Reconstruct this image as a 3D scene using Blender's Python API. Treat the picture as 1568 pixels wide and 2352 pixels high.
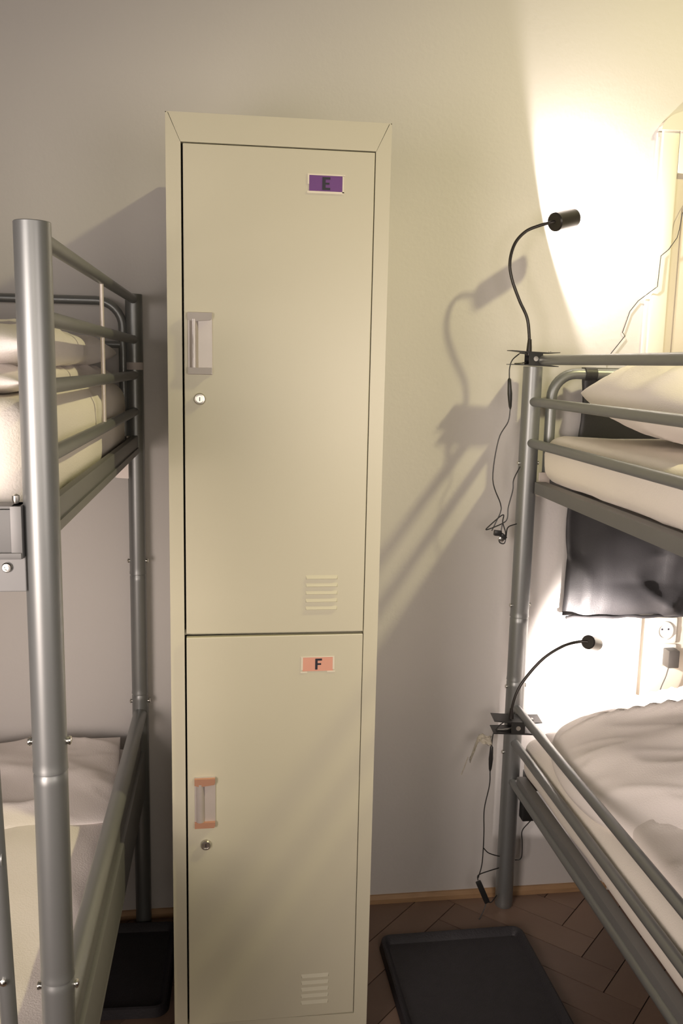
import bpy, bmesh, math, random
from mathutils import Vector, Matrix, noise

for o in list(bpy.data.objects): bpy.data.objects.remove(o)
sc = bpy.context.scene
C = sc.collection
PI = math.pi
random.seed(4)

# ------------------------------------------------------------------ camera
def cam_matrix(pitch, yaw, roll):
    f = Vector((math.sin(yaw)*math.cos(pitch), math.cos(yaw)*math.cos(pitch), -math.sin(pitch)))
    rt = Vector((math.cos(yaw), -math.sin(yaw), 0)); up = rt.cross(f)
    c, s = math.cos(roll), math.sin(roll)
    r2 = rt*c + up*s; u2 = up*c - rt*s
    return Matrix((r2, u2, -f)).transposed().to_4x4()
cd = bpy.data.cameras.new('camera'); cam = bpy.data.objects.new('camera', cd); C.objects.link(cam)
cam.matrix_world = Matrix.Translation((0, 0, 1.3649)) @ cam_matrix(.16331, .12617, .02124)
cd.sensor_fit = 'VERTICAL'; cd.sensor_height = 24; cd.lens = 24*2042.9/2352; cd.clip_start = .01
sc.camera = cam

# ------------------------------------------------------------------ light
w = bpy.data.worlds.new('room_ambience'); sc.world = w; w.use_nodes = True
bg = w.node_tree.nodes['Background']; bg.inputs[0].default_value = (1, .86, .80, 1); bg.inputs[1].default_value = .03
def light(name, kind, loc, energy, col, **k):
    l = bpy.data.lights.new(name, kind); l.energy = energy; l.color = col
    for a, b in k.items(): setattr(l, a, b)
    o = bpy.data.objects.new(name, l); C.objects.link(o); o.location = loc; return o
cl_ = light('ceiling_light', 'SPOT', (1.9, 1.0, 3.08), 158, (1, .89, .46), shadow_soft_size=.06, spot_size=math.radians(72), spot_blend=1)
cl_.rotation_euler = (Vector((.45, 2.08, .78))-cl_.location).to_track_quat('-Z', 'Y').to_euler()
# added soft fill lights behind and beside the camera, not real lamps
for nm, p, t, e, col, sp in (('fill_light_left', (-.85, -.15, 1.35), (-.11, 2, 1.15), 3.8, (1, .93, .90), 180),
                             ('fill_light_low', (-.90, 0, .90), (-.3, 2, .8), 6.4, (1, .83, .74), 140),
                             ('fill_light_right', (.72, -.25, 1.32), (.28, 2, 1.15), 3.6, (1, .87, .78), 105),
                             ('fill_light_across', (-.90, -.20, 1.25), (.98, 1.9, 1.08), 3.2, (1, .86, .77), 70),
                             ('fill_light_behind', (.1, -1.4, 1.4), (.1, 2, 1.2), 1.9, (1, .87, .74), 80)):
    o = light(nm, 'AREA', p, e, col, shape='DISK', size=.7); o.data.spread = math.radians(sp)
    o.rotation_euler = (Vector(t)-Vector(p)).to_track_quat('-Z', 'Y').to_euler()
sc.view_settings.view_transform = 'Standard'; sc.view_settings.look = 'None'
sc.view_settings.exposure = 0; sc.view_settings.gamma = 1; sc.view_settings.use_curve_mapping = False

# ------------------------------------------------------------------ materials
def mat(name, col, rough=.5, metal=0, bump=0, bscale=60, var=0, vscale=6, emit=None, coat=0, trans=0, spec=.5, stretch=None, alpha=1, sheen=0):
    m = bpy.data.materials.new(name); m.use_nodes = True; nt = m.node_tree; n = nt.nodes; b = n['Principled BSDF']
    c = (*col, 1)
    b.inputs['Base Color'].default_value = c; b.inputs['Roughness'].default_value = rough; b.inputs['Metallic'].default_value = metal
    b.inputs['Coat Weight'].default_value = coat; b.inputs['Transmission Weight'].default_value = trans
    b.inputs['Specular IOR Level'].default_value = spec; b.inputs['Alpha'].default_value = alpha
    b.inputs['Sheen Weight'].default_value = sheen
    tc = n.new('ShaderNodeTexCoord')
    src = tc.outputs['Object']
    if stretch:
        mp = n.new('ShaderNodeMapping'); mp.inputs['Scale'].default_value = stretch; nt.links.new(src, mp.inputs[0]); src = mp.outputs[0]
    if var:
        t = n.new('ShaderNodeTexNoise'); t.inputs['Scale'].default_value = vscale; t.inputs['Detail'].default_value = 4; nt.links.new(src, t.inputs['Vector'])
        r = n.new('ShaderNodeMix'); r.data_type = 'RGBA'
        r.inputs[6].default_value = tuple(x*(1-var) for x in col)+(1,); r.inputs[7].default_value = tuple(min(1, x*(1+var)) for x in col)+(1,)
        nt.links.new(t.outputs[0], r.inputs[0]); nt.links.new(r.outputs[2], b.inputs['Base Color'])
    if bump:
        t = n.new('ShaderNodeTexNoise'); t.inputs['Scale'].default_value = bscale; t.inputs['Detail'].default_value = 5; nt.links.new(src, t.inputs['Vector'])
        bp = n.new('ShaderNodeBump'); bp.inputs['Strength'].default_value = bump; bp.inputs['Distance'].default_value = .004
        nt.links.new(t.outputs[0], bp.inputs['Height']); nt.links.new(bp.outputs[0], b.inputs['Normal'])
    if emit:
        b.inputs['Emission Color'].default_value = (*emit[0], 1); b.inputs['Emission Strength'].default_value = emit[1]
    return m
M = {}
M['wall'] = mat('wall_paint', (.66, .635, .615), .75, bump=.12, bscale=90, var=.02, vscale=3)
M['ceiling'] = mat('ceiling_paint', (.75, .74, .72), .8, bump=.1)
M['locker'] = mat('locker_cream_enamel', (.60, .57, .435), .33, var=.02, vscale=2, bump=.02, bscale=200, spec=.4)
M['dark'] = mat('locker_inner_shade', (.10, .09, .06), .8, bump=.1)
M['steel'] = mat('silver_grey_paint', (.27, .28, .28), .40, metal=.62, var=.03, vscale=30)
M['steelflat'] = mat('grey_beam_paint', (.20, .20, .20), .5, metal=.35, var=.04, vscale=12)
M['zinc'] = mat('zinc_bolt', (.75, .74, .7), .22, metal=1, var=.05, vscale=60)
M['bracket'] = mat('pale_bracket_plate', (.62, .56, .52), .4, metal=.3, var=.05, vscale=40)
M['chrome'] = mat('chrome', (.62, .60, .56), .32, metal=1, var=.03, vscale=60)
M['handle'] = mat('handle_plastic', (.47, .42, .385), .3, var=.06, vscale=40, coat=.3)
M['handlecap'] = mat('handle_cap_pink_reflection', (.66, .36, .24), .25, metal=.4, var=.08, vscale=40)  # pink reflection on the lower door's end caps, put into their base colour
M['handlegrey'] = mat('handle_cap_grey', (.40, .365, .34), .4, metal=.0, var=.08, vscale=40)
M['handleclear'] = mat('handle_clear_ridge', (.42, .375, .345), .2, var=.1, vscale=30, coat=.5)
M['linen'] = mat('white_linen', (.93, .87, .84), .85, bump=.25, bscale=350, var=.02, vscale=8, sheen=.1)
M['linen2'] = mat('cream_sheet', (.93, .87, .80), .85, bump=.25, bscale=350, var=.02, vscale=8)
M['black'] = mat('black_plastic', (.022, .022, .022), .35, var=.1, vscale=40)
M['lampblack'] = mat('lamp_black_metal', (.03, .026, .024), .3, metal=.2, var=.1, vscale=60)
M['lens'] = mat('lamp_lens_glow', (1, .95, .9), .3, emit=((1, .92, .82), 30), var=.01)
M['nylon'] = mat('black_nylon', (.026, .025, .027), .50, bump=.12, bscale=500, var=.15, vscale=10, coat=.03, sheen=.05)
M['tray'] = mat('black_rubber_tray', (.030, .028, .034), .55, bump=.3, bscale=250, var=.2, vscale=60)
M['purple'] = mat('purple_paper', (.155, .055, .22), .6, var=.06, vscale=60)
M['salmon'] = mat('salmon_paper', (.72, .36, .26), .6, var=.03, vscale=60)
M['ink'] = mat('black_ink', (.02, .018, .03), .5, var=.1, vscale=60)
M['tape'] = mat('clear_tape', (.80, .74, .60), .25, coat=.6, var=.05, vscale=60)
M['trim'] = mat('white_gloss_trim', (.74, .72, .64), .35, var=.02, vscale=6, bump=.03)
M['panel'] = mat('cream_door_paint', (.70, .64, .54), .5, var=.03, vscale=6, bump=.05)
M['oak'] = mat('oak_strip', (.42, .26, .14), .5, var=.25, vscale=14, stretch=(1, 6, 6), bump=.1)
M['clearbag'] = mat('clear_film', (.85, .80, .68), .12, trans=.55, var=.05, vscale=60, coat=.5)
M['sticker'] = mat('white_sticker', (.62, .56, .54), .5, var=.05, vscale=200)
M['socket'] = mat('socket_white', (.80, .78, .72), .3, var=.02, vscale=30)
M['adapter'] = mat('adapter_dark_plastic', (.06, .055, .05), .35, var=.1, vscale=40)
M['joint'] = mat('floor_joint', (.045, .032, .026), .9, var=.1)
m = mat('parquet_oak', (.12, .075, .055), .42, bump=.15, bscale=40, stretch=(1, 1, 1))
nt = m.node_tree; n = nt.nodes
g = n.new('ShaderNodeNewGeometry'); cr = n.new('ShaderNodeValToRGB')
cr.color_ramp.elements[0].color = (.12, .076, .058, 1); cr.color_ramp.elements[1].color = (.26, .17, .125, 1)
nz = n.new('ShaderNodeTexNoise'); nz.inputs['Scale'].default_value = 25; nz.inputs['Detail'].default_value = 6
ad = n.new('ShaderNodeMath'); ad.operation = 'MULTIPLY_ADD'; ad.inputs[1].default_value = .45
nt.links.new(nz.outputs[0], ad.inputs[0]); 
sb = n.new('ShaderNodeMath'); sb.operation = 'MULTIPLY'; sb.inputs[1].default_value = .6
nt.links.new(g.outputs['Random Per Island'], sb.inputs[0]); nt.links.new(sb.outputs[0], ad.inputs[2])
nt.links.new(ad.outputs[0], cr.inputs[0]); nt.links.new(cr.outputs[0], n['Principled BSDF'].inputs['Base Color'])
M['parquet'] = m

# ------------------------------------------------------------------ helpers
def link(name, me, m, parent=None, smooth=True, ang=40):
    if m: me.materials.append(m)
    o = bpy.data.objects.new(name, me); C.objects.link(o)
    if parent: o.parent = parent
    if smooth:
        for p in me.polygons: p.use_smooth = True
        try: me.set_sharp_from_angle(angle=math.radians(ang))
        except Exception: pass
    return o
class MB:
    def __init__(s): s.bm = bmesh.new()
    def box(s, x0, x1, y0, y1, z0, z1, bev=0, mtx=None, seg=2):
        x0, x1 = min(x0, x1), max(x0, x1); y0, y1 = min(y0, y1), max(y0, y1); z0, z1 = min(z0, z1), max(z0, z1)
        t = bmesh.new(); r = bmesh.ops.create_cube(t, size=1)
        for v in t.verts: v.co = Vector(((x0+x1)/2+v.co.x*(x1-x0), (y0+y1)/2+v.co.y*(y1-y0), (z0+z1)/2+v.co.z*(z1-z0)))
        if bev: bmesh.ops.bevel(t, geom=t.edges[:]+t.verts[:], offset=bev, segments=seg, profile=.6, affect='EDGES')
        if mtx: bmesh.ops.transform(t, matrix=mtx, verts=t.verts)
        s.add(t); return s
    def add(s, t):
        me = bpy.data.meshes.new('tmp'); t.to_mesh(me); t.free(); s.bm.from_mesh(me); bpy.data.meshes.remove(me)
    def tube(s, pts, r, seg=14, caps=True, smooth=0, rs=None):
        pts = [Vector(p) for p in pts]
        if smooth:
            P = [pts[0]*2-pts[1]]+pts+[pts[-1]*2-pts[-2]]; out = []; ro = []
            for i in range(1, len(P)-2):
                for k in range(smooth):
                    t = k/smooth
                    out.append(.5*((2*P[i])+(-P[i-1]+P[i+1])*t+(2*P[i-1]-5*P[i]+4*P[i+1]-P[i+2])*t*t+(-P[i-1]+3*P[i]-3*P[i+1]+P[i+2])*t**3))
                    if rs: ro.append(rs[i-1]*(1-t)+rs[i]*t)
            out.append(pts[-1]); 
            if rs: ro.append(rs[-1]); rs = ro
            pts = out
        bm = s.bm; rings = []; nrm = None
        for i, p in enumerate(pts):
            a = pts[max(0, i-1)]; b = pts[min(len(pts)-1, i+1)]; t = (b-a).normalized()
            if nrm is None: nrm = t.orthogonal().normalized()
            nrm = (nrm - t*nrm.dot(t)).normalized(); bi = t.cross(nrm)
            rr = rs[i] if rs else r
            rings.append([bm.verts.new(p+(nrm*math.cos(2*PI*k/seg)+bi*math.sin(2*PI*k/seg))*rr) for k in range(seg)])
        for i in range(len(rings)-1):
            for k in range(seg): bm.faces.new((rings[i][k], rings[i][(k+1) % seg], rings[i+1][(k+1) % seg], rings[i+1][k]))
        if caps: bm.faces.new(rings[0][::-1]); bm.faces.new(rings[-1])
        return s
    def lathe(s, prof, base, axis=(0, 0, 1), seg=28):   # prof: (distance along axis, radius)
        ax = Vector(axis).normalized(); b = Vector(base); nrm = ax.orthogonal().normalized(); bi = ax.cross(nrm); rings = []
        for h, r in prof: rings.append([s.bm.verts.new(b+ax*h+(nrm*math.cos(2*PI*k/seg)+bi*math.sin(2*PI*k/seg))*max(r, 1e-5)) for k in range(seg)])
        for i in range(len(rings)-1):
            for k in range(seg): s.bm.faces.new((rings[i][k], rings[i][(k+1) % seg], rings[i+1][(k+1) % seg], rings[i+1][k]))
        if prof[0][1] > 1e-4: s.bm.faces.new(rings[0][::-1])
        if prof[-1][1] > 1e-4: s.bm.faces.new(rings[-1])
        return s
    def prism(s, poly, y0, y1, ax='y'):     # polygon in (x,z), extruded along y
        a = [s.bm.verts.new((p[0], y0, p[1]) if ax == 'y' else (y0, p[0], p[1])) for p in poly]
        b = [s.bm.verts.new((p[0], y1, p[1]) if ax == 'y' else (y1, p[0], p[1])) for p in poly]
        k = len(poly); s.bm.faces.new(a[::-1]); s.bm.faces.new(b)
        for i in range(k): s.bm.faces.new((a[i], a[(i+1) % k], b[(i+1) % k], b[i]))
        return s
    def done(s, name, m, parent=None, smooth=True, ang=40):
        bmesh.ops.recalc_face_normals(s.bm, faces=s.bm.faces)
        me = bpy.data.meshes.new(name); s.bm.to_mesh(me); s.bm.free()
        return link(name, me, m, parent, smooth, ang)
def tag(o, label=None, cat=None, group=None, kind=None):
    if label: o['label'] = label
    if cat: o['category'] = cat
    if group: o['group'] = group
    if kind: o['kind'] = kind
    return o
def thing(name, label, cat, loc=(0, 0, 0), rot=(0, 0, 0), group=None):
    o = bpy.data.objects.new(name, None); C.objects.link(o); o.location = loc; o.rotation_euler = rot; o.empty_display_size = .05
    return tag(o, label, cat, group)
def struct(o): o['kind'] = 'structure'; return o

# ------------------------------------------------------------------ room shell
WY = 2.068; WS = .0147
def wy(x): return WY+WS*x
XL, XR, YF, ZC = -2.45, 3.15, -2.6, 3.4
b = MB(); 
b.prism([(XL, -.05), (XR, -.05), (XR, ZC), (XL, ZC)], 0, .1)
for v in b.bm.verts: v.co.y += wy(v.co.x)
struct(b.done('wall_back', M['wall'], smooth=False))
struct(MB().box(XL-.1, XL, YF, wy(XL)+.1, -.05, ZC).done('wall_left', M['wall'], smooth=False))
struct(MB().box(XR, XR+.1, YF, wy(XR)+.1, -.05, ZC).done('wall_right', M['wall'], smooth=False))
struct(MB().box(XL-.1, XR+.1, YF, 2.25, ZC, ZC+.1).done('ceiling', M['ceiling'], smooth=False))
# herringbone parquet: one floor mesh
fl = MB(); fl.box(XL-.1, XR+.1, YF, 2.2, -.06, -.004)
floor = fl.done('floor', M['joint'], smooth=False); struct(floor)
pl = MB(); PW, PLN = .085, .425; gap = .0012
def plank(cx, cy, ang, L, W):
    hx, hy = L/2-gap, W/2-gap; ca, sa = math.cos(ang), math.sin(ang); vs = []
    for z in (0, -.003):
        for a, c in ((-1, -1), (1, -1), (1, 1), (-1, 1)):
            x = cx+a*hx*ca-c*hy*sa; y = cy+a*hx*sa+c*hy*ca; vs.append(pl.bm.verts.new((x, y, z)))
    pl.bm.faces.new(vs[:4])
    for i in range(4): pl.bm.faces.new((vs[i], vs[4+i], vs[4+(i+1) % 4], vs[(i+1) % 4]))
n5 = 5
for j in range(-40, 44):
    for k in range(-8, 9):
        # classic herringbone lattice in plank widths
        for kind in (0, 1):
            if kind == 0: ux, uy = j+k*n5*2*1.0, j; cx, cy = (ux+n5/2)*PW, (uy+.5)*PW; ang = 0
            else: ux, uy = j+k*n5*2*1.0+n5, j; cx, cy = (ux+.5)*PW, (uy+1-n5/2+0)*PW; ang = PI/2
            a45 = PI/4+.02; X = cx*math.cos(a45)-cy*math.sin(a45)+.3; Y = cx*math.sin(a45)+cy*math.cos(a45)+.9
            if XL+.3 < X < XR-.3 and -.6 < Y < 2.45:
                plank(X, Y, ang+a45, PLN, PW)
# keep the planks inside the room
bmesh.ops.bisect_plane(pl.bm, geom=pl.bm.verts[:]+pl.bm.edges[:]+pl.bm.faces[:], plane_co=(0, WY, 0), plane_no=(-WS, 1, 0), clear_outer=True)
pm = pl.done('parquet', M['parquet'], parent=floor, smooth=False)
b = MB().prism([(-.012, 0), (0, 0), (0, .020), (-.005, .020), (-.012, .012)], XL, 3.1, ax='x')
for v in b.bm.verts: v.co.y += wy(v.co.x)
struct(b.done('baseboard_back', M['oak'], smooth=False))

# door casing on the right of the back wall
cz = struct(thing('trim_1', 'white casing of a blocked doorway on the back wall behind the right bunk', 'door frame'))
for k in ('label', 'category'): del cz[k]
yb = wy(1.1)
b = MB(); b.box(.995, 1.036, yb-.016, yb+.01, .0, 1.92, .004); b.box(.985, .998, yb-.008, yb+.01, .0, 1.915, .002)
b.box(1.036, 1.95, yb-.016, yb+.01, 1.825, 1.92, .003)
b.done('frame', M['trim'], cz)
b = MB(); pts = [(.988, 1.918)]
for k in range(9):
    a = PI-PI/2*k/8; pts.append((1.065+.077*math.cos(a), 1.918+.045*math.sin(a)))
pts += [(1.96, 1.963), (1.96, 1.918)]
b.prism(pts, yb-.021, yb+.01); b.done('cornice', M['panel'], cz, smooth=False)
b = MB(); b.box(1.036, 1.95, yb-.005, yb+.01, 0, 1.825); b.box(1.06, 1.93, yb-.008, yb-.005, .1, 1.75, .002)
b.done('panel', M['panel'], cz, smooth=False)

# ------------------------------------------------------------------ locker
LX0, LX1, LY, LYB, LZ = -.107, .273, 1.580, 2.040, 1.773
OX0, OX1, OZ0, OZ1 = -.083, .2475, .083, 1.7265
lk = thing('locker', 'tall cream metal locker with two stacked doors marked E and F', 'locker', (LX0+.19, LY, 0))
def L(o):
    o.matrix_parent_inverse = Matrix.Translation((-(LX0+.19), -LY, 0)); return o
b = MB()
b.box(LX0, LX0+.0015, LY+.001, LYB, 0, LZ); b.box(LX1-.0015, LX1, LY+.001, LYB, 0, LZ)
b.box(LX0, LX1, LY+.001, LYB, LZ-.0015, LZ); b.box(LX0, LX1, LYB-.0015, LYB, 0, LZ); b.box(LX0, LX1, LY+.02, LYB, 0, .03)
b.box(OX0, OX1, LY+.02, LYB, .870, .880)
L(b.done('body', M['locker'], lk, smooth=False))
g = .0005
b = MB(); d = .016
b.prism([(LX0+.003, 0), (OX0, 0), (OX0, OZ1), (LX0+.003+g, LZ-g*2), (LX0, LZ-.002), (LX0, 0)], LY, LY+d)
b.prism([(OX1, 0), (LX1, 0), (LX1, LZ-.002), (LX1-.003-g, LZ-g*2), (OX1, OZ1)], LY, LY+d)
b.prism([(OX0+g, OZ1), (OX1-g, OZ1), (LX1-.003-2*g, LZ), (LX0+.003+2*g, LZ)], LY, LY+d)
b.box(OX0, OX1, LY, LY+d, 0, OZ0)
b.box(OX0-.0, OX0+.0008, LY+.0, LY+.03, OZ0, OZ1); b.box(OX1-.0008, OX1, LY, LY+.03, OZ0, OZ1)
o = L(b.done('front_frame', M['locker'], lk, smooth=False))
def make_door(z0, z1, tagz, tagmat, letter, handz, lockz, ventz, rot, hx, lock_x, capmat, recmat, handw, handh):
    W = OX1-OX0; x1 = OX1-.0022; x0 = OX0+.0042
    dr = MB(); T = .015
    dr.box(x0, x1, LY, LY+T, z0, z1, .0016, seg=2)
    # pressed louvres, part of the sheet
    for k in range(5):
        zc = ventz+(.0325-.0145*k-.002); lx0, lx1 = (.137, .196) if ventz > .5 else (.139, .194)
        n8 = 10; prof = []
        st = [dr.bm.verts.new((x, LY+.0002, zc+.006)) for x in (lx0, lx1)]
        f0, f1 = dr.bm.verts.new((lx0+.002, LY-.0030, zc-.0005)), dr.bm.verts.new((lx1-.002, LY-.0030, zc-.0005))
        b0, b1 = dr.bm.verts.new((lx0, LY+.0002, zc-.002)), dr.bm.verts.new((lx1, LY+.0002, zc-.002))
        dr.bm.faces.new((st[0], f0, f1, st[1])); dr.bm.faces.new((f0, b0, b1, f1)); dr.bm.faces.new((st[0], b0, f0)); dr.bm.faces.new((st[1], f1, b1))
    door = L(dr.done('door', M['locker'], lk, smooth=False))
    door['label'] = ('upper' if letter == 'E' else 'lower')+' door with taped '+letter+' tag'
    kids = []
    # recessed pull handle
    h = MB(); hz0, hz1 = handz-handh/2, handz+handh/2; hx0, hx1 = hx-handw/2, hx+handw/2
    h.box(hx0, hx1, LY-.0025, LY+.001, hz0, hz1, .001)
    kids.append(h.done('handle', recmat, door, smooth=False))
    hb = kids[-1]
    for (za, zb) in ((hz1-.013, hz1-.001), (hz0+.001, hz0+.012)):
        h = MB(); h.prism([(hx0, za), (hx0+.009, za-.003 if za > handz else za), (hx1-.003, za), (hx1-.001, za+.004), (hx1-.001, zb), (hx0, zb)], LY-.009, LY-.002)
        kids.append(h.done('handle_end_cap', capmat, door, smooth=False))
    h = MB(); h.lathe([(0, .0075), (hz1-hz0-.024, .0075)], (hx0+.0105, LY-.002, hz0+.012), seg=24)
    kids.append(h.done('handle_grip', M['handleclear'], door))
    # cylinder lock
    h = MB(); h.lathe([(-.002, .0105), (.001, .0105), (.005, .0095), (.0065, .0085), (.0068, .0065), (.005, .0062), (.005, .0001)], (lock_x, LY, lockz), axis=(0, -1, 0))
    kids.append(h.done('lock', M['chrome'], door)); 
    h = MB(); h.box(lock_x-.0007, lock_x+.0007, LY-.0062, LY-.0045, lockz-.0035, lockz+.0035)
    kids.append(h.done('keyhole', M['ink'], door, smooth=False))
    # paper tag under tape
    tx0, tx1 = .133, .190; tz0, tz1 = tagz-.0135, tagz+.0135
    h = MB(); h.box(tx0, tx1, LY-.0008, LY, tz0, tz1); kids.append(h.done('name_tag', tagmat, door, smooth=False)); kids[-1]['label'] = ('purple' if letter == 'E' else 'salmon')+' paper tag'
    h = MB(); cx = (tx0+tx1)/2+.001; hh = .0105; lw = .0044
    X0, X1 = cx-.006, cx+.0065
    if letter == 'E': h.box(X0-.001, X0+lw, LY-.0014, LY-.0008, tagz-hh, tagz+hh)
    else: h.box(X0, X0+lw, LY-.0014, LY-.0008, tagz-hh, tagz+hh)
    h.box(X0+lw, X1, LY-.0014, LY-.0008, tagz+hh-.0038, tagz+hh)
    h.box(X0+lw, X1-.0015, LY-.0014, LY-.0008, tagz-.0016, tagz+.0016)
    if letter == 'E':
        h.box(X0+lw, X1, LY-.0014, LY-.0008, tagz-hh, tagz-hh+.0038)
    kids.append(h.done('letter', M['ink'], door, smooth=False))
    h = MB(); e = .0028
    if letter == 'E':
        h.box(tx0-e, tx1+e*1.6, LY-.0011, LY-.0003, tz1-.0005, tz1+e*.7); h.box(tx1, tx1+e, LY-.0011, LY-.0003, tz0-.001, tz1)
        h.box(tx0-e*1.2, tx1+e, LY-.0011, LY-.0003, tz0-e, tz0+.0008); h.box(tx0-e, tx0, LY-.0010, LY-.0003, tz0+.012, tz1)
    else:
        h.box(tx0-e*1.4, tx1+e, LY-.0011, LY-.0003, tz1-.0004, tz1+e*.5); h.box(tx1-.0008, tx1+e, LY-.0011, LY-.0003, tz0+.003, tz1)
        h.box(tx0-e, tx0+.0005, LY-.0011, LY-.0003, tz0+.003, tz1); h.box(tx0-e*1.4, tx0+.009, LY-.0011, LY-.0003, tz0-e*1.1, tz0-.0004)
        h.box(tx1-.011, tx1+.004, LY-.0011, LY-.0003, tz0-e*.9, tz0)
    kids.append(h.done('tape', M['tape'], door, smooth=False))
    if rot:
        R = Matrix.Translation((x1, LY+T, 0)) @ Matrix.Rotation(rot, 4, 'Z') @ Matrix.Translation((-x1, -LY-T, 0))
        for q in [door]+kids: q.data.transform(R)
    return door
make_door(.8775, 1.7245, 1.670, M['purple'], 'E', 1.397, 1.302, .949, 0, -.0515, -.0525, M['handlegrey'], M['handle'], .042, .106)
make_door(.0850, .8725, .8165, M['salmon'], 'F', .553, .467, .1415, math.radians(1.3), -.0465, -.0455, M['handlecap'], M['handle'], .039, .100)

# ------------------------------------------------------------------ bunk beds
def post(bed, x, y, ztop, r, seams, bolts, label=None):
    prof = [(0, r*.96), (.004, r), (.01, r)]
    for s in sorted(seams): prof += [(s-.012, r), (s-.0035, r), (s-.001, r*.93), (s+.0008, r*.93), (s+.002, r*1.035), (s+.007, r*1.02), (s+.009, r), (s+.016, r)]
    prof += [(ztop-.012, r), (ztop-.002, r), (ztop-.0008, r), (ztop, r*.965), (ztop+.0005, .0001)]
    p = MB().lathe(prof, (x, y, 0), seg=36).done('post', M['steel'], bed)
    for (z, a) in bolts:
        for s in (-1, 1):
            dx, dy = math.cos(a)*s, math.sin(a)*s
            MB().lathe([(-.003, .0045), (.001, .0045), (.003, .0055), (.0045, .005), (.0055, .003), (.0056, .0001)], (x+dx*r, y+dy*r, z), axis=(dx, dy, 0), seg=14).done('bolt', M['zinc'], p)
    return p
def tubeo(name, bed, pts, r, smooth=0, m=None, seg=16): return MB().tube(pts, r, seg=seg, smooth=smooth).done(name, m or M['steel'], bed)
def ubend(x, y, z0, z1, rad, sx, xend):   # upright, bend, long run
    pts = [(x, y, z0), (x, y, z1-rad)]
    for k in range(1, 9):
        a = PI/2*k/8; pts.append((x+sx*rad*(1-math.cos(a)), y, z1-rad+rad*math.sin(a)))
    pts.append((xend, y, z1)); return pts

# left bunk: near post (-.2097,1.018), far post (-.2088,2.036)
LB = thing('bunk_bed', 'silver metal bunk bed left of the locker, end rails with a thin upright rod', 'bunk bed', (-1.2, 1.53, 0))
def PB(o): return o
X, YN, YFp = -.2095, 1.018, 2.034; XO = -2.18
inv = Matrix.Translation((1.2, -1.53, 0))
before = set(bpy.data.objects)
post(LB, X, YN, 1.509, .0196, [.887, .617], [(.924, .0), (.607, 0)])
post(LB, X, YFp, 1.509, .0185, [.882, .595], [(.577, 0), (.914, 0)])
post(LB, XO, YN, 1.509, .0196, [.887, .617], []); post(LB, XO, YFp, 1.509, .0185, [.882, .595], [])
for z in (1.497, 1.411, 1.334, 1.2545):
    tubeo('end_rail', LB, [(X, YN, z), (X, YFp, z)], .0092); tubeo('end_rail', LB, [(XO, YN, z), (XO, YFp, z)], .0092)
tubeo('upright_rod', LB, [(X, 1.535, 1.254), (X, 1.535, 1.497)], .0035, m=M['bracket'])
# upper deck frame
b = MB(); b.box(X-.006, X+.006, YN+.01, YFp-.01, 1.172, 1.202, .002); b.done('end_beam', M['steelflat'], LB)
b = MB(); b.box(XO, X-.024, YN-.018, YN-.012, 1.150, 1.203, .001); b.box(XO, X-.019, YN-.018, YN+.012, 1.200, 1.205, .001)
b.box(XO, X-.019, YN-.022, YN+.012, 1.146, 1.153, .001); b.box(X-.030, X-.018, YN-.020, YN+.014, 1.146, 1.205, .001); b.done('side_beam', M['steelflat'], LB)
b = MB(); b.box(XO, X-.02, YFp-.03, YFp-.005, 1.168, 1.2, .002); b.done('side_beam', M['steelflat'], LB)
for yy, mm, nm in ((YN-.014, M['steelflat'], 0), (YFp-.03, M['bracket'], 1)):
    b = MB()
    if nm: b.prism([(X-.046, 1.149), (X-.014, 1.149), (X-.014, 1.107), (X-.042, 1.109)], yy-.002, yy+.001)
    else: b.box(X-.075, X-.016, yy-.002, yy+.001, 1.108, 1.147, .001)
    br = b.done('bracket', mm, LB, smooth=False)
    bx = X-.0265 if nm else X-.036
    MB().lathe([(0, .0058), (.002, .0058), (.0035, .0045), (.0036, .0026), (.0022, .0024), (.0022, .0001)] if not nm else [(0, .0042), (.001, .0042), (.0012, .0001)], (bx, yy-.002, 1.136), axis=(0, -1, 0), seg=18).done('bolt', M['zinc'] if not nm else M['steelflat'], br)
# white hooks at the far post
b = MB(); b.lathe([(0, .006), (.004, .007), (.010, .007), (.012, .005), (.014, .007), (.020, .007), (.023, .005), (.025, .0065), (.029, .0055)], (X-.017, YFp-.016, 1.172), seg=16); b.done('spring_pin', M['chrome'], LB)
b = MB(); b.lathe([(0, .003), (.004, .004), (.009, .004), (.011, .001)], (X-.0265, YN-.005, 1.206), seg=12); b.done('spring_pin', M['chrome'], LB)
# wall-side guard rail
tubeo('guard_rail', LB, ubend(X-.024, YFp-.004, 1.16, 1.493, .055, -1, XO+.05), .0095)
tubeo('guard_rail', LB, [(X-.024, YFp-.004, 1.40), (XO+.05, YFp-.004, 1.40)], .0075)
# lower deck
tubeo('end_rail', LB, [(X, YN, .548), (X, YFp, .548)], .0155)
b = MB(); b.box(X-.012, X+.002, YN, YFp, .452, .512, .004); b.box(X-.004, X+.010, YN, YFp, .36, .458, .005); b.done('end_beam', M['steelflat'], LB)
b = MB(); b.box(XO, X-.01, YN-.012, YN+.012, .33, .38, .003); b.done('side_beam', M['steelflat'], LB)
b = MB(); b.box(XO, X-.01, YFp-.03, YFp-.006, .33, .38, .003); b.done('side_beam', M['steelflat'], LB)
# slats under both decks
for z in (1.176, .362):
    b = MB()
    for k in range(14): b.box(-2.08+k*.14, -2.02+k*.14, YN+.012, YFp-.03, z-.012, z)
    b.done('slat_deck', M['steelflat'], LB, smooth=False)
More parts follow.
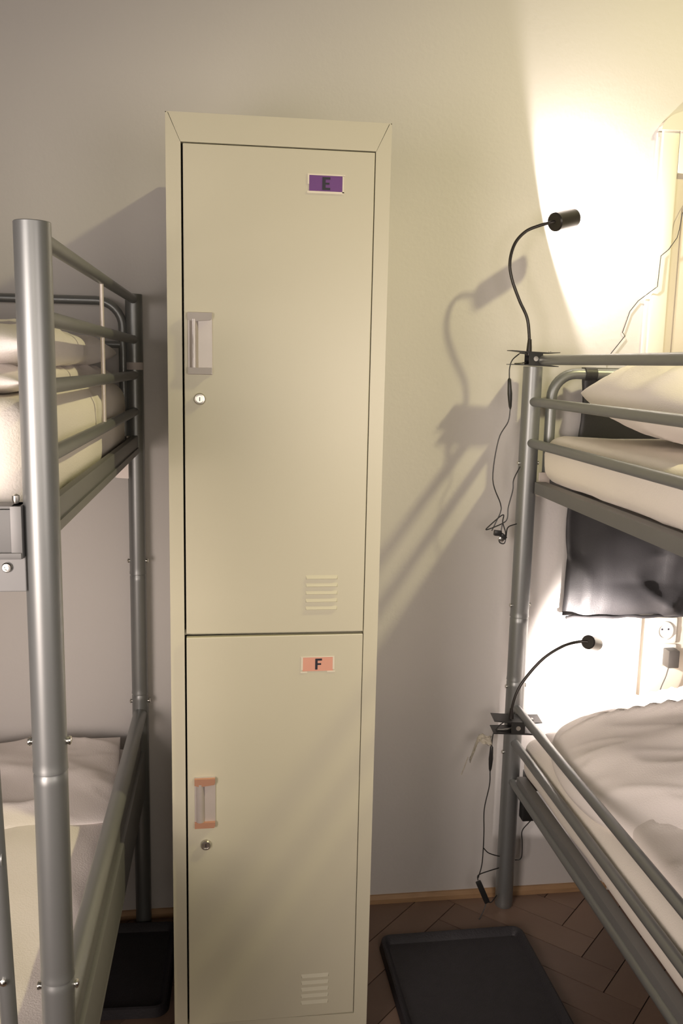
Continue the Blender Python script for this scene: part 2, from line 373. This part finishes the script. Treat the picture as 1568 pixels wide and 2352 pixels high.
# ladder upright beside the near post
ld = tubeo('ladder', LB, [(-.250, .998, 0), (-.2745, 1.0, 1.0), (-.276, 1.003, 1.149)], .0098)
tubeo('ladder_upright', LB, [(-.640, .998, 0), (-.640, 1.003, 1.149)], .0098)
for k in range(4): MB().tube([(-.262, .998, .25+.27*k), (-.640, .998, .25+.27*k)], .0095).done('rung', M['steel'], ld)
MB().lathe([(0, .004), (.004, .0045), (.006, .001)], (-.266, .990, .636), axis=(0, -1, 0), seg=12).done('bolt', M['zinc'], ld)
b = MB(); b.lathe([(0, .0190), (.016, .0190)], (X, YFp, 1.346), seg=28); b.done('sticker', M['sticker'], LB)
for o in set(bpy.data.objects)-before:
    if o.parent == LB: o.matrix_parent_inverse = inv

# right bunk
RB = thing('bunk_bed', 'silver metal bunk bed right of the locker with the two clip lamps', 'bunk bed', (1.7, 1.55, 0))
inv = Matrix.Translation((-1.7, -1.55, 0)); before = set(bpy.data.objects)
X, YFp, YN = .7010, 2.033, 1.075; XO = 2.68
def rpost(x, y, ang): 
    post(RB, x, y, 1.372, .0224, [.768, .606], [(.798, ang), (.592, ang), (1.146, ang), (.42, ang)])
rpost(X-.0, YFp, .15); rpost(X, YN, .15); rpost(XO, YFp, 0); rpost(XO, YN, 0)
for z in (1.386, 1.2905, 1.1945):
    for xx in (X, XO): tubeo('end_rail', RB, [(xx, YN, z), (xx, YFp-(.004 if z < 1.38 else -.01), z)], .0107)
for z in (.539, .4495):
    for xx in (X, XO): tubeo('end_rail', RB, [(xx, YN, z), (xx, YFp-.004, z)], .0107)
tubeo('end_rail', RB, [(X, YN, .347), (X, YFp-.004, .347)], .0107)
b = MB(); b.box(X+.002, X+.030, YN, YFp-.05, 1.079, 1.107, .002); b.done('end_beam', M['steelflat'], RB)
b = MB(); b.box(X-.002, X+.022, YN, YFp-.05, .340, .376, .003); b.done('end_beam', M['steelflat'], RB)
for z0, z1 in ((1.079, 1.125), (.322, .372)):
    for yy in (YN-.012, YFp-.026): b = MB(); b.box(X+.03, XO-.02, yy, yy+.022, z0, z1, .002); b.done('side_beam', M['steelflat'], RB)
# corner brackets
b = MB(); b.box(X+.018, X+.045, YFp-.032, YFp-.028, 1.074, 1.127, .001); b.box(X+.018, X+.07, YFp-.034, YFp-.005, 1.070, 1.0735); bb = b.done('bracket', M['bracket'], RB, smooth=False)
MB().lathe([(0, .0045), (.002, .0045), (.003, .001)], (X+.036, YFp-.034, 1.080), axis=(0, -1, 0), seg=12).done('bolt', M['zinc'], bb)
b = MB(); b.box(X+.02, X+.05, YFp-.05, YFp-.02, .255, .305, .003); b.box(X+.015, X+.05, YFp-.052, YFp-.018, .303, .315, .002); b.done('bracket', M['black'], RB)
tubeo('guard_rail', RB, ubend(X+.048, YFp-.002, 1.10, 1.357, .058, 1, XO-.05), .0125)
for z in (1.083, .332):
    b = MB()
    for k in range(14): b.box(.80+k*.13, .86+k*.13, YN+.012, YFp-.03, z-.012, z)
    b.done('slat_deck', M['steelflat'], RB, smooth=False)
for o in set(bpy.data.objects)-before:
    if o.parent == RB: o.matrix_parent_inverse = inv

# ------------------------------------------------------------------ bedding
def ridged(p, seed):
    v = noise.noise(Vector(p)+Vector((seed*7.3, seed*3.1, seed*1.7))); return 1-min(1, abs(v)*2.6)
def mattress(name, x0, x1, y0, y1, z0, z1, label, rad=.03, seed=1, m='linen2', amp=.002):
    t = bmesh.new(); bmesh.ops.create_cube(t, size=1)
    for v in t.verts: v.co = Vector(((x0+x1)/2+v.co.x*(x1-x0), (y0+y1)/2+v.co.y*(y1-y0), (z0+z1)/2+v.co.z*(z1-z0)))
    bmesh.ops.bevel(t, geom=t.edges[:]+t.verts[:], offset=rad, segments=5, profile=.5, affect='EDGES')
    for _ in range(2):
        long = [e for e in t.edges if e.calc_length() > .06]
        bmesh.ops.subdivide_edges(t, edges=long, cuts=3, use_grid_fill=True)
    bmesh.ops.triangulate(t, faces=[f for f in t.faces if len(f.verts) > 4])
    t.normal_update()
    for v in t.verts:
        v.co += v.normal*(noise.noise(v.co*5+Vector((seed, 0, 0)))*amp*2 + amp*ridged((v.co.x*4, v.co.y*9, v.co.z*9), seed)**4)
    b = MB(); b.add(t); o = b.done(name, M[m], None, ang=60); return tag(o, label, 'mattress')
def pillow(name, size, loc, rot, label, cat='pillow', seed=1, wr=(1, 6, .010), power=2.4, nu=90, nv=64, m='linen', sag=0, ears=.05, q=.5, rnd=0):
    LX, LYY, H = size; b = MB(); bm = b.bm; top = {}; bot = {}
    for i in range(nu+1):
        for j in range(nv+1):
            u = -1+2*i/nu; v = -1+2*j/nv
            uu = math.sin(u*PI/2); vv = math.sin(v*PI/2)
            t = max(0, (1-abs(uu)**power)*(1-abs(vv)**power))**q
            x = uu*LX/2*(1-ears*(1-vv*vv))*math.sqrt(1-rnd*vv*vv/2); y = vv*LYY/2*(1-ears*(1-uu*uu))*math.sqrt(1-rnd*uu*uu/2)
            p = (x*wr[0]+seed, y*wr[1]+x*1.2, seed*1.3)
            wv = (ridged((p[0]*2.2, p[1]*2.2, p[2]), seed)**2.5)*wr[2]*min(1, t**1.6*1.8) + noise.noise(Vector((x*9, y*9, seed)))*.006*t
            wv += (ridged((p[0]*4, p[1]*4, p[2]+3), seed+2)**3)*wr[2]*.2*min(1, t**1.6*2)
            z = H/2*t
            s = -sag*(1-(uu*.6)**2)
            top[i, j] = bm.verts.new((x, y, z+wv+s))
            if i in (0, nu) or j in (0, nv): bot[i, j] = top[i, j]
            else: bot[i, j] = bm.verts.new((x, y, -z*.9-wv*.3+s))
    for i in range(nu):
        for j in range(nv):
            bm.faces.new((top[i, j], top[i+1, j], top[i+1, j+1], top[i, j+1]))
            try: bm.faces.new((bot[i, j], bot[i, j+1], bot[i+1, j+1], bot[i+1, j]))
            except ValueError: pass
    o = b.done(name, M[m], None, ang=180); o.location = loc; o.rotation_euler = rot
    return tag(o, label, cat)

mattress('mattress', -2.10, -.226, 1.06, 2.0, 1.172, 1.318, 'cream sheeted mattress on the upper deck of the left bunk', .035, 2)
pillow('folded_duvet', (.62, .86, .045), (-.56, 1.545, 1.336), (0, 0, 0), 'flat white duvet lying under the pillow on the upper left bunk', 'duvet', 3, (1, 4, .010), power=5, q=.35)
pillow('pillow', (.46, .86, .075), (-.475, 1.575, 1.377), (0, math.radians(-1), 0), 'plump white pillow on top of the duvet on the upper left bunk', 'pillow', 5, (2.5, 1.2, .012), power=4, q=.35, ears=.02)
mattress('mattress', -2.10, -.236, 1.06, 2.0, .364, .440, 'white mattress on the lower deck of the left bunk', .03, 4)
pillow('duvet', (1.87, .95, .04), (-1.160, 1.53, .462), (0, 0, 0), 'white duvet spread flat over the lower left bunk', 'duvet', 8, (1.2, 1.2, .006), power=14, q=.3, ears=0, nu=150, nv=90)
pillow('pillow', (.74, .38, .035), (-.605, 1.80, .486), (math.radians(1.5), 0, .10), 'creased white pillow at the wall end of the lower left bunk', 'pillow', 12, (2, 3.4, .012), power=5, q=.55, ears=.0)
mattress('mattress', .720, 2.62, 1.09, 2.0, 1.106, 1.213, 'cream sheeted mattress on the upper deck of the right bunk', .04, 6)
pillow('pillow', (.66, .60, .185), (1.09, 1.67, 1.300), (math.radians(3), 0, 0), 'plump white pillow on the upper right bunk', 'pillow', 21, (1.6, 3.4, .022), power=2.2, q=.42, rnd=.3, ears=.02)
mattress('mattress', .716, 2.62, 1.09, 2.005, .366, .475, 'cream sheeted mattress on the lower deck of the right bunk', .035, 9)
pillow('duvet', (1.62, .90, .06), (1.575, 1.53, .485), (0, 0, 0), 'thick rumpled white duvet over the lower right bunk mattress', 'duvet', 31, (1.0, 2.6, .012), power=9, q=.35, ears=0, nu=150, nv=90)
pillow('pillow', (.98, .60, .19), (1.165, 1.70, .528), (math.radians(5), math.radians(-4), 0), 'big creased white pillow lit by the lower clip lamp', 'pillow', 34, (.7, 4.0, .027), power=2.4, q=.5, nu=130, nv=110, rnd=.8)

# ------------------------------------------------------------------ black hanging organiser
def organiser():
    th = thing('hanging_organizer', 'shiny black nylon organizer hung behind the right bunk from its guard rail', 'organizer', (1.2, 2.03, 1.36))
    inv = Matrix.Translation((-1.2, -2.03, -1.36))
    b = MB(); bm = b.bm; nu, nv = 70, 90; V = {}
    x0, x1 = .826, 1.75; zt, zb = 1.372, .760
    for layer in (0, 1):
        for i in range(nu+1):
            for j in range(nv+1):
                s = j/nv; z = zt+(zb-zt)*s; xx = x0+(x1-x0)*i/nu
                x = xx + .006*math.sin(z*16)+(.008 if s > .5 else 0)*math.sin((s-.5)*PI*2)*-1 + .004*noise.noise(Vector((z*20, 3, 0)))*(1-i/nu)
                y = 2.050 - .004*math.sin(xx*14+z*3) - .010*(ridged((xx*4+z*2, z*5, 1.0), 3)**3) + .004*noise.noise(Vector((xx*12, z*12, 2)))
                if s > .86: y -= min(1, max(0, (xx-.90)/.1))*.016*math.sin((s-.86)/.14*PI)*(.4+.6*math.sin((xx-.83)*9)**2)
                if s > .35: y += .020*min(1, (s-.35)*4)*max(0, 1-max(0, xx-.85)/.08)
                if z < 1.0 and xx > 1.06: y -= .014*min(1, (xx-1.06)*30)*(ridged((xx*9, z*9, 5), 6))
                V[layer, i, j] = bm.verts.new((x, min(y, wy(x)-(.004 if x < .98 else .024))+.0022*layer, z))
    for layer in (0, 1):
        for i in range(nu):
            for j in range(nv):
                q = [V[layer, i, j], V[layer, i+1, j], V[layer, i+1, j+1], V[layer, i, j+1]]
                bm.faces.new(q if layer == 0 else q[::-1])
    for i in range(nu):
        bm.faces.new((V[0, i, 0], V[1, i, 0], V[1, i+1, 0], V[0, i+1, 0])); bm.faces.new((V[0, i, nv], V[0, i+1, nv], V[1, i+1, nv], V[1, i, nv]))
    for j in range(nv):
        bm.faces.new((V[0, 0, j], V[0, 0, j+1], V[1, 0, j+1], V[1, 0, j])); bm.faces.new((V[0, nu, j], V[1, nu, j], V[1, nu, j+1], V[0, nu, j+1]))
    o = b.done('sheet', M['nylon'], th, ang=180); o.matrix_parent_inverse = inv
    for xx in (.826, 1.30, 1.72):
        b = MB(); b.lathe([(0, .0155), (.028, .0155)], (xx, 2.031, 1.357), axis=(1, 0, 0), seg=24); o = b.done('hanging_loop', M['nylon'], th); o.matrix_parent_inverse = inv
    b = MB(); b.tube([(x0+.0+k*.02, 2.048+.003*math.sin(k), .760+.0015*math.sin(k*1.7)) for k in range(46)], .004, seg=8); o = b.done('bottom_binding', M['nylon'], th); o.matrix_parent_inverse = inv
organiser()

# ------------------------------------------------------------------ clip reading lamps
def reading_lamp(label, cl, neck, hb, hd, hr, hl, power, cone, tilt, cords, switch, extra, jw=1):
    th = thing('clip_lamp', label, 'lamp', cl); inv = Matrix.Translation(-Vector(cl))
    def K(o): o.matrix_parent_inverse = inv; return o
    cx, cy, cz = cl
    R = Matrix.Translation(cl) @ Matrix.Rotation(tilt, 4, 'Z') @ Matrix.Diagonal((1, jw, 1, 1))
    # clip: two sprung jaws, local x along the clip
    b = MB(); b.prism([(-.058, .0165), (-.058, .018), (-.030, .0165), (.030, .0145), (.056, .0155), (.056, .0140), (.028, .0115), (-.030, .0135)], -.017, .017)
    bmesh.ops.transform(b.bm, matrix=R, verts=b.bm.verts); K(b.done('upper_jaw', M['black'], th, smooth=False))
    b = MB(); b.prism([(-.058, -.0130), (-.058, -.0145), (-.028, -.0150), (.028, -.0165), (.054, -.0175), (.054, -.0160), (.024, -.0120), (-.026, -.0125)], -.017, .017)
    b.box(-.016, .016, -.0165, -.0150, -.014, .013); b.box(-.016, .016, .0150, .0165, -.014, .013)
    bmesh.ops.transform(b.bm, matrix=R, verts=b.bm.verts); K(b.done('lower_jaw', M['black'], th, smooth=False))
    b = MB(); b.lathe([(-.0175, .0001), (-.0174, .0055), (-.0165, .0055), (.0165, .0055), (.0174, .0055), (.0175, .0001)], (0, 0, 0), axis=(0, 1, 0), seg=16)
    bmesh.ops.transform(b.bm, matrix=R, verts=b.bm.verts); K(b.done('pivot_pin', M['chrome'], th))
    b = MB(); b.tube([(-.046, -.004, -.0115), (-.030, -.005, -.0105), (-.010, -.004, -.006), (0, -.004, .006), (-.012, -.004, .010), (-.036, -.005, .012)], .0016, smooth=4, seg=8)
    bmesh.ops.transform(b.bm, matrix=R, verts=b.bm.verts); K(b.done('spring', M['zinc'], th))
    b = MB(); b.lathe([(0, .0032), (.002, .003), (.0028, .0001)], (.036, -.004, .0155), seg=12)
    bmesh.ops.transform(b.bm, matrix=R, verts=b.bm.verts); K(b.done('rivet', M['chrome'], th))
    n0 = Vector(neck[0]); b = MB(); b.lathe([(0, .0068), (.02, .0058), (.036, .0044), (.037, .003)], n0-Vector((0, 0, .008)), seg=16); K(b.done('neck_socket', M['lampblack'], th))
    K(MB().tube(neck, .0036, seg=12, smooth=8).done('gooseneck', M['lampblack'], th))
    d = Vector(hd).normalized(); hb = Vector(hb)
    b = MB(); b.lathe([(0, .0001), (0, hr*.86), (.0025, hr), (hl, hr), (hl, hr*.90), (hl-.012, hr*.86), (hl-.012, .0001)], hb, axis=d, seg=36); hd_o = K(b.done('lamp_head', M['lampblack'], th))
    b = MB(); b.lathe([(0, .0001), (0, hr*.84), (.001, hr*.8), (.001, .0001)], hb+d*(hl-.0115), axis=d, seg=28); K(b.done('lens', M['lens'], th))
    l = light('lamp_light', 'SPOT', hb+d*(hl+.003), power, (1, .89, .83), shadow_soft_size=.004, spot_size=math.radians(cone), spot_blend=.12 if cone < 177 else .5)
    l.rotation_euler = d.to_track_quat('-Z', 'Y').to_euler(); l.parent = th; l.matrix_parent_inverse = inv
    for c in cords: K(MB().tube(c, .0014, seg=8, smooth=6).done('cord', M['black'], th))
    s0, s1 = Vector(switch[0]), Vector(switch[1]); dd = s1-s0; Ln = dd.length
    b = MB(); b.lathe([(0, .0016), (.004, .004), (Ln*.3, .0048), (Ln*.5, .0055), (Ln*.7, .0048), (Ln-.006, .0035), (Ln, .0016)], s0, axis=dd, seg=14); K(b.done('cord_switch', M['black'], th))
    for nm, pts in extra:
        if nm == 'box':
            p, ax, sx, sy, sz, mm, name = pts
            b = MB(); b.box(-sx/2, sx/2, -sy/2, sy/2, -sz/2, sz/2, .0025, mtx=Matrix.Translation(p) @ Matrix.Rotation(ax, 4, 'Y')); K(b.done(name, M[mm], th))
    return th
u = [(.672, 1.982, 1.404), (.671, 1.984, 1.441), (.664, 1.985, 1.480), (.644, 1.985, 1.518), (.624, 1.985, 1.565), (.618, 1.985, 1.602), (.627, 1.984, 1.640), (.649, 1.98, 1.666), (.678, 1.974, 1.679), (.704, 1.966, 1.686), (.712, 1.968, 1.688)]
reading_lamp('black gooseneck clip lamp on the top rail of the right bunk', (.684, 1.983, 1.389), u,
    (.708, 1.966, 1.686), (.80, .50, .24), .0205, .068, 9, 176, 0,
    [[(.650, 1.982, 1.400), (.634, 1.982, 1.385), (.629, 1.983, 1.367), (.630, 1.985, 1.345)],
     [(.637, 1.988, 1.276), (.634, 1.99, 1.245), (.614, 1.992, 1.203), (.605, 1.992, 1.112), (.626, 1.992, 1.055), (.627, 1.99, 1.035), (.616, 1.99, 1.008), (.608, 1.99, .99)],
     [(.673, 2.004, 1.140), (.658, 2.0, 1.110), (.656, 1.997, 1.085), (.646, 1.993, 1.045), (.644, 1.99, 1.020), (.634, 1.99, 1.008), (.596, 1.988, .993), (.600, 1.988, 1.001), (.633, 1.99, 1.028), (.634, 1.992, 1.010), (.641, 1.990, .988), (.642, 1.99, .972)],
     [(.626, 1.99, .968), (.630, 1.99, .961), (.640, 1.99, .960), (.644, 1.992, .975), (.650, 2.0, .996), (.672, 2.004, 1.004)],
     [(.634, 1.992, 1.010), (.630, 1.99, .985)]],
    ((.630, 1.985, 1.345), (.637, 1.988, 1.274)),
    [('box', ((.622, 1.988, .985), .1, .018, .012, .013, 'black', 'plug')), ('box', ((.636, 1.988, .977), .75, .016, .010, .010, 'black', 'plug')), ('box', ((.631, 1.988, .970), .6, .014, .008, .010, 'zinc', 'plug_shell'))])
u = [(.668, 1.955, .536), (.670, 1.956, .570), (.683, 1.957, .612), (.708, 1.957, .651), (.741, 1.950, .692), (.778, 1.932, .725), (.806, 1.912, .741), (.824, 1.902, .744)]
reading_lamp('black gooseneck clip lamp on the top rail beside the lower right bunk', (.681, 1.955, .524), u,
    (.823, 1.900, .744), (.64, .70, -.32), .0165, .060, 11, 178, -.10,
    [[(.650, 1.955, .530), (.640, 1.955, .522), (.630, 1.96, .505), (.634, 1.985, .480), (.633, 1.985, .457)],
     [(.633, 1.988, .392), (.634, 1.99, .352), (.624, 1.99, .290), (.626, 1.99, .230), (.627, 1.992, .175), (.625, 1.992, .135), (.617, 1.99, .105)],
     [(.627, 1.992, .185), (.640, 1.995, .170), (.656, 2.0, .160), (.675, 2.008, .150)],
     [(.675, 2.008, .118), (.650, 2.0, .117), (.618, 1.99, .113), (.616, 1.988, .100)],
     [(.645, 1.985, .040), (.655, 1.99, .037), (.672, 2.003, .046)],
     [(.640, 1.985, .040), (.634, 1.98, .026), (.622, 1.972, .008), (.618, 1.97, .004)],
     [(.722, 2.035, .122), (.738, 2.035, .122), (.744, 2.036, .133), (.743, 2.036, .170), (.741, 2.036, .200), (.757, 2.036, .222), (.771, 2.034, .240), (.775, 2.03, .262)]],
    ((.633, 1.985, .458), (.633, 1.988, .390)),
    [('box', ((.629, 1.985, .069), -.42, .014, .012, .062, 'black', 'cord_dimmer'))], 1.5)

# wall cable of the upper lamp
pts = [(.895, 1.389), (.941, 1.449), (.934, 1.457), (.949, 1.507), (.968, 1.532), (.995, 1.557), (1.006, 1.565), (1.009, 1.636), (1.028, 1.652), (1.046, 1.679), (1.050, 1.698), (1.054, 1.733), (1.066, 1.760), (1.09, 1.80)]
b = MB(); b.tube([(p[0], wy(p[0])-(.003 if p[0] < .984 else .019), p[1]) for p in pts], .0009, seg=8)
tag(b.done('cable', M['black'], None), 'thin dark cable running in bends up the wall above the right bunk', 'cable')

# wall socket and plugged adapter
sk = thing('wall_socket', 'round white wall socket below the black organizer', 'socket', (1.098, yb-.008, .716))
b = MB(); b.box(-.034, .034, -.009, 0, -.034, .034, .006); b.done('cover_plate', M['socket'], sk)
b = MB(); b.lathe([(0, .024), (.004, .024), (.006, .021), (.006, .019), (.003, .0185), (.003, .0001)], (0, -.008, 0), axis=(0, -1, 0)); ins = b.done('socket_insert', M['socket'], sk)
for s in (-1, 1): MB().lathe([(0, .0026), (.0006, .0026)], (s*.0085, -.0112, .004), axis=(0, -1, 0), seg=12).done('pin_hole', M['ink'], ins)
sk2 = thing('power_adapter', 'small dark plug-in power adapter under the round wall socket', 'adapter', (1.112, yb-.008, .650))
b = MB(); b.box(-.022, .022, -.010, 0, -.026, .030, .006); b.done('plug_base', M['socket'], sk2)
b = MB(); b.box(-.015, .015, -.042, -.009, -.024, .022, .004); b.done('body', M['adapter'], sk2)
b = MB(); b.tube([(-.004, -.026, -.023), (-.010, -.026, -.05), (-.022, -.026, -.085), (-.027, -.03, -.115)], .0014, smooth=5); b.done('cord', M['adapter'], sk2)

# clear torn film on the lower lamp cord
b = MB(); nu, nv = 14, 8; V = {}
for i in range(nu+1):
    for j in range(nv+1):
        s = i/nu; t = j/nv-.5
        x = .632-.058*s-.006*math.sin(s*5); z = .470+.012*math.sin(s*2.5)-.055*s**3+t*(.028*(1-s*.75)+.004*math.sin(i*1.9)); y = 1.985+.006*math.sin(s*9+t*8)+.004*noise.noise(Vector((i*.9, j*.9, 1)))
        V[i, j] = b.bm.verts.new((x, y, z))
for i in range(nu):
    for j in range(nv): b.bm.faces.new((V[i, j], V[i+1, j], V[i+1, j+1], V[i, j+1]))
b.tube([(.575, 1.985, .430), (.567, 1.985, .405), (.560, 1.985, .385)], .0012, seg=6)
o = b.done('plastic_film', M['clearbag'], None, ang=20); md = o.modifiers.new('s', 'SOLIDIFY'); md.thickness = .0006
tag(o, 'torn clear plastic film dangling from the lower lamp cord', 'plastic wrap')

# ------------------------------------------------------------------ floor trays
def tray(x0, x1, y0, y1, label, rz=0, h=.022):
    b = MB(); bm = b.bm; w_ = .014; prof = [(0, 0), (.004, h*.9), (.008, h), (.012, h*.9), (.022, .006), (.03, .005)]
    rings = []
    for off, z in prof:
        r = max(.004, .03-off); ring = []
        for cxs, cys, a0 in ((1, 1, 0), (-1, 1, PI/2), (-1, -1, PI), (1, -1, 1.5*PI)):
            for k in range(7):
                a = a0+PI/2*k/6
                ring.append(bm.verts.new((cxs*((x1-x0)/2-off-r)+r*math.cos(a), cys*((y1-y0)/2-off-r)+r*math.sin(a), z)))
        rings.append(ring)
    for i in range(len(rings)-1):
        k = len(rings[0])
        for j in range(k): bm.faces.new((rings[i][j], rings[i][(j+1) % k], rings[i+1][(j+1) % k], rings[i+1][j]))
    bm.faces.new(rings[-1])
    o = b.done('shoe_tray', M['tray'], None); o.location = ((x0+x1)/2, (y0+y1)/2, .001); o.rotation_euler.z = rz
    return tag(o, label, 'tray')
tray(.357, .715, 1.33, 1.915, 'black rimmed shoe tray on the parquet right of the locker', .02)
tray(-.72, -.125, 1.715, 2.02, 'black shoe tray on the floor in the gap left of the locker', -.03)
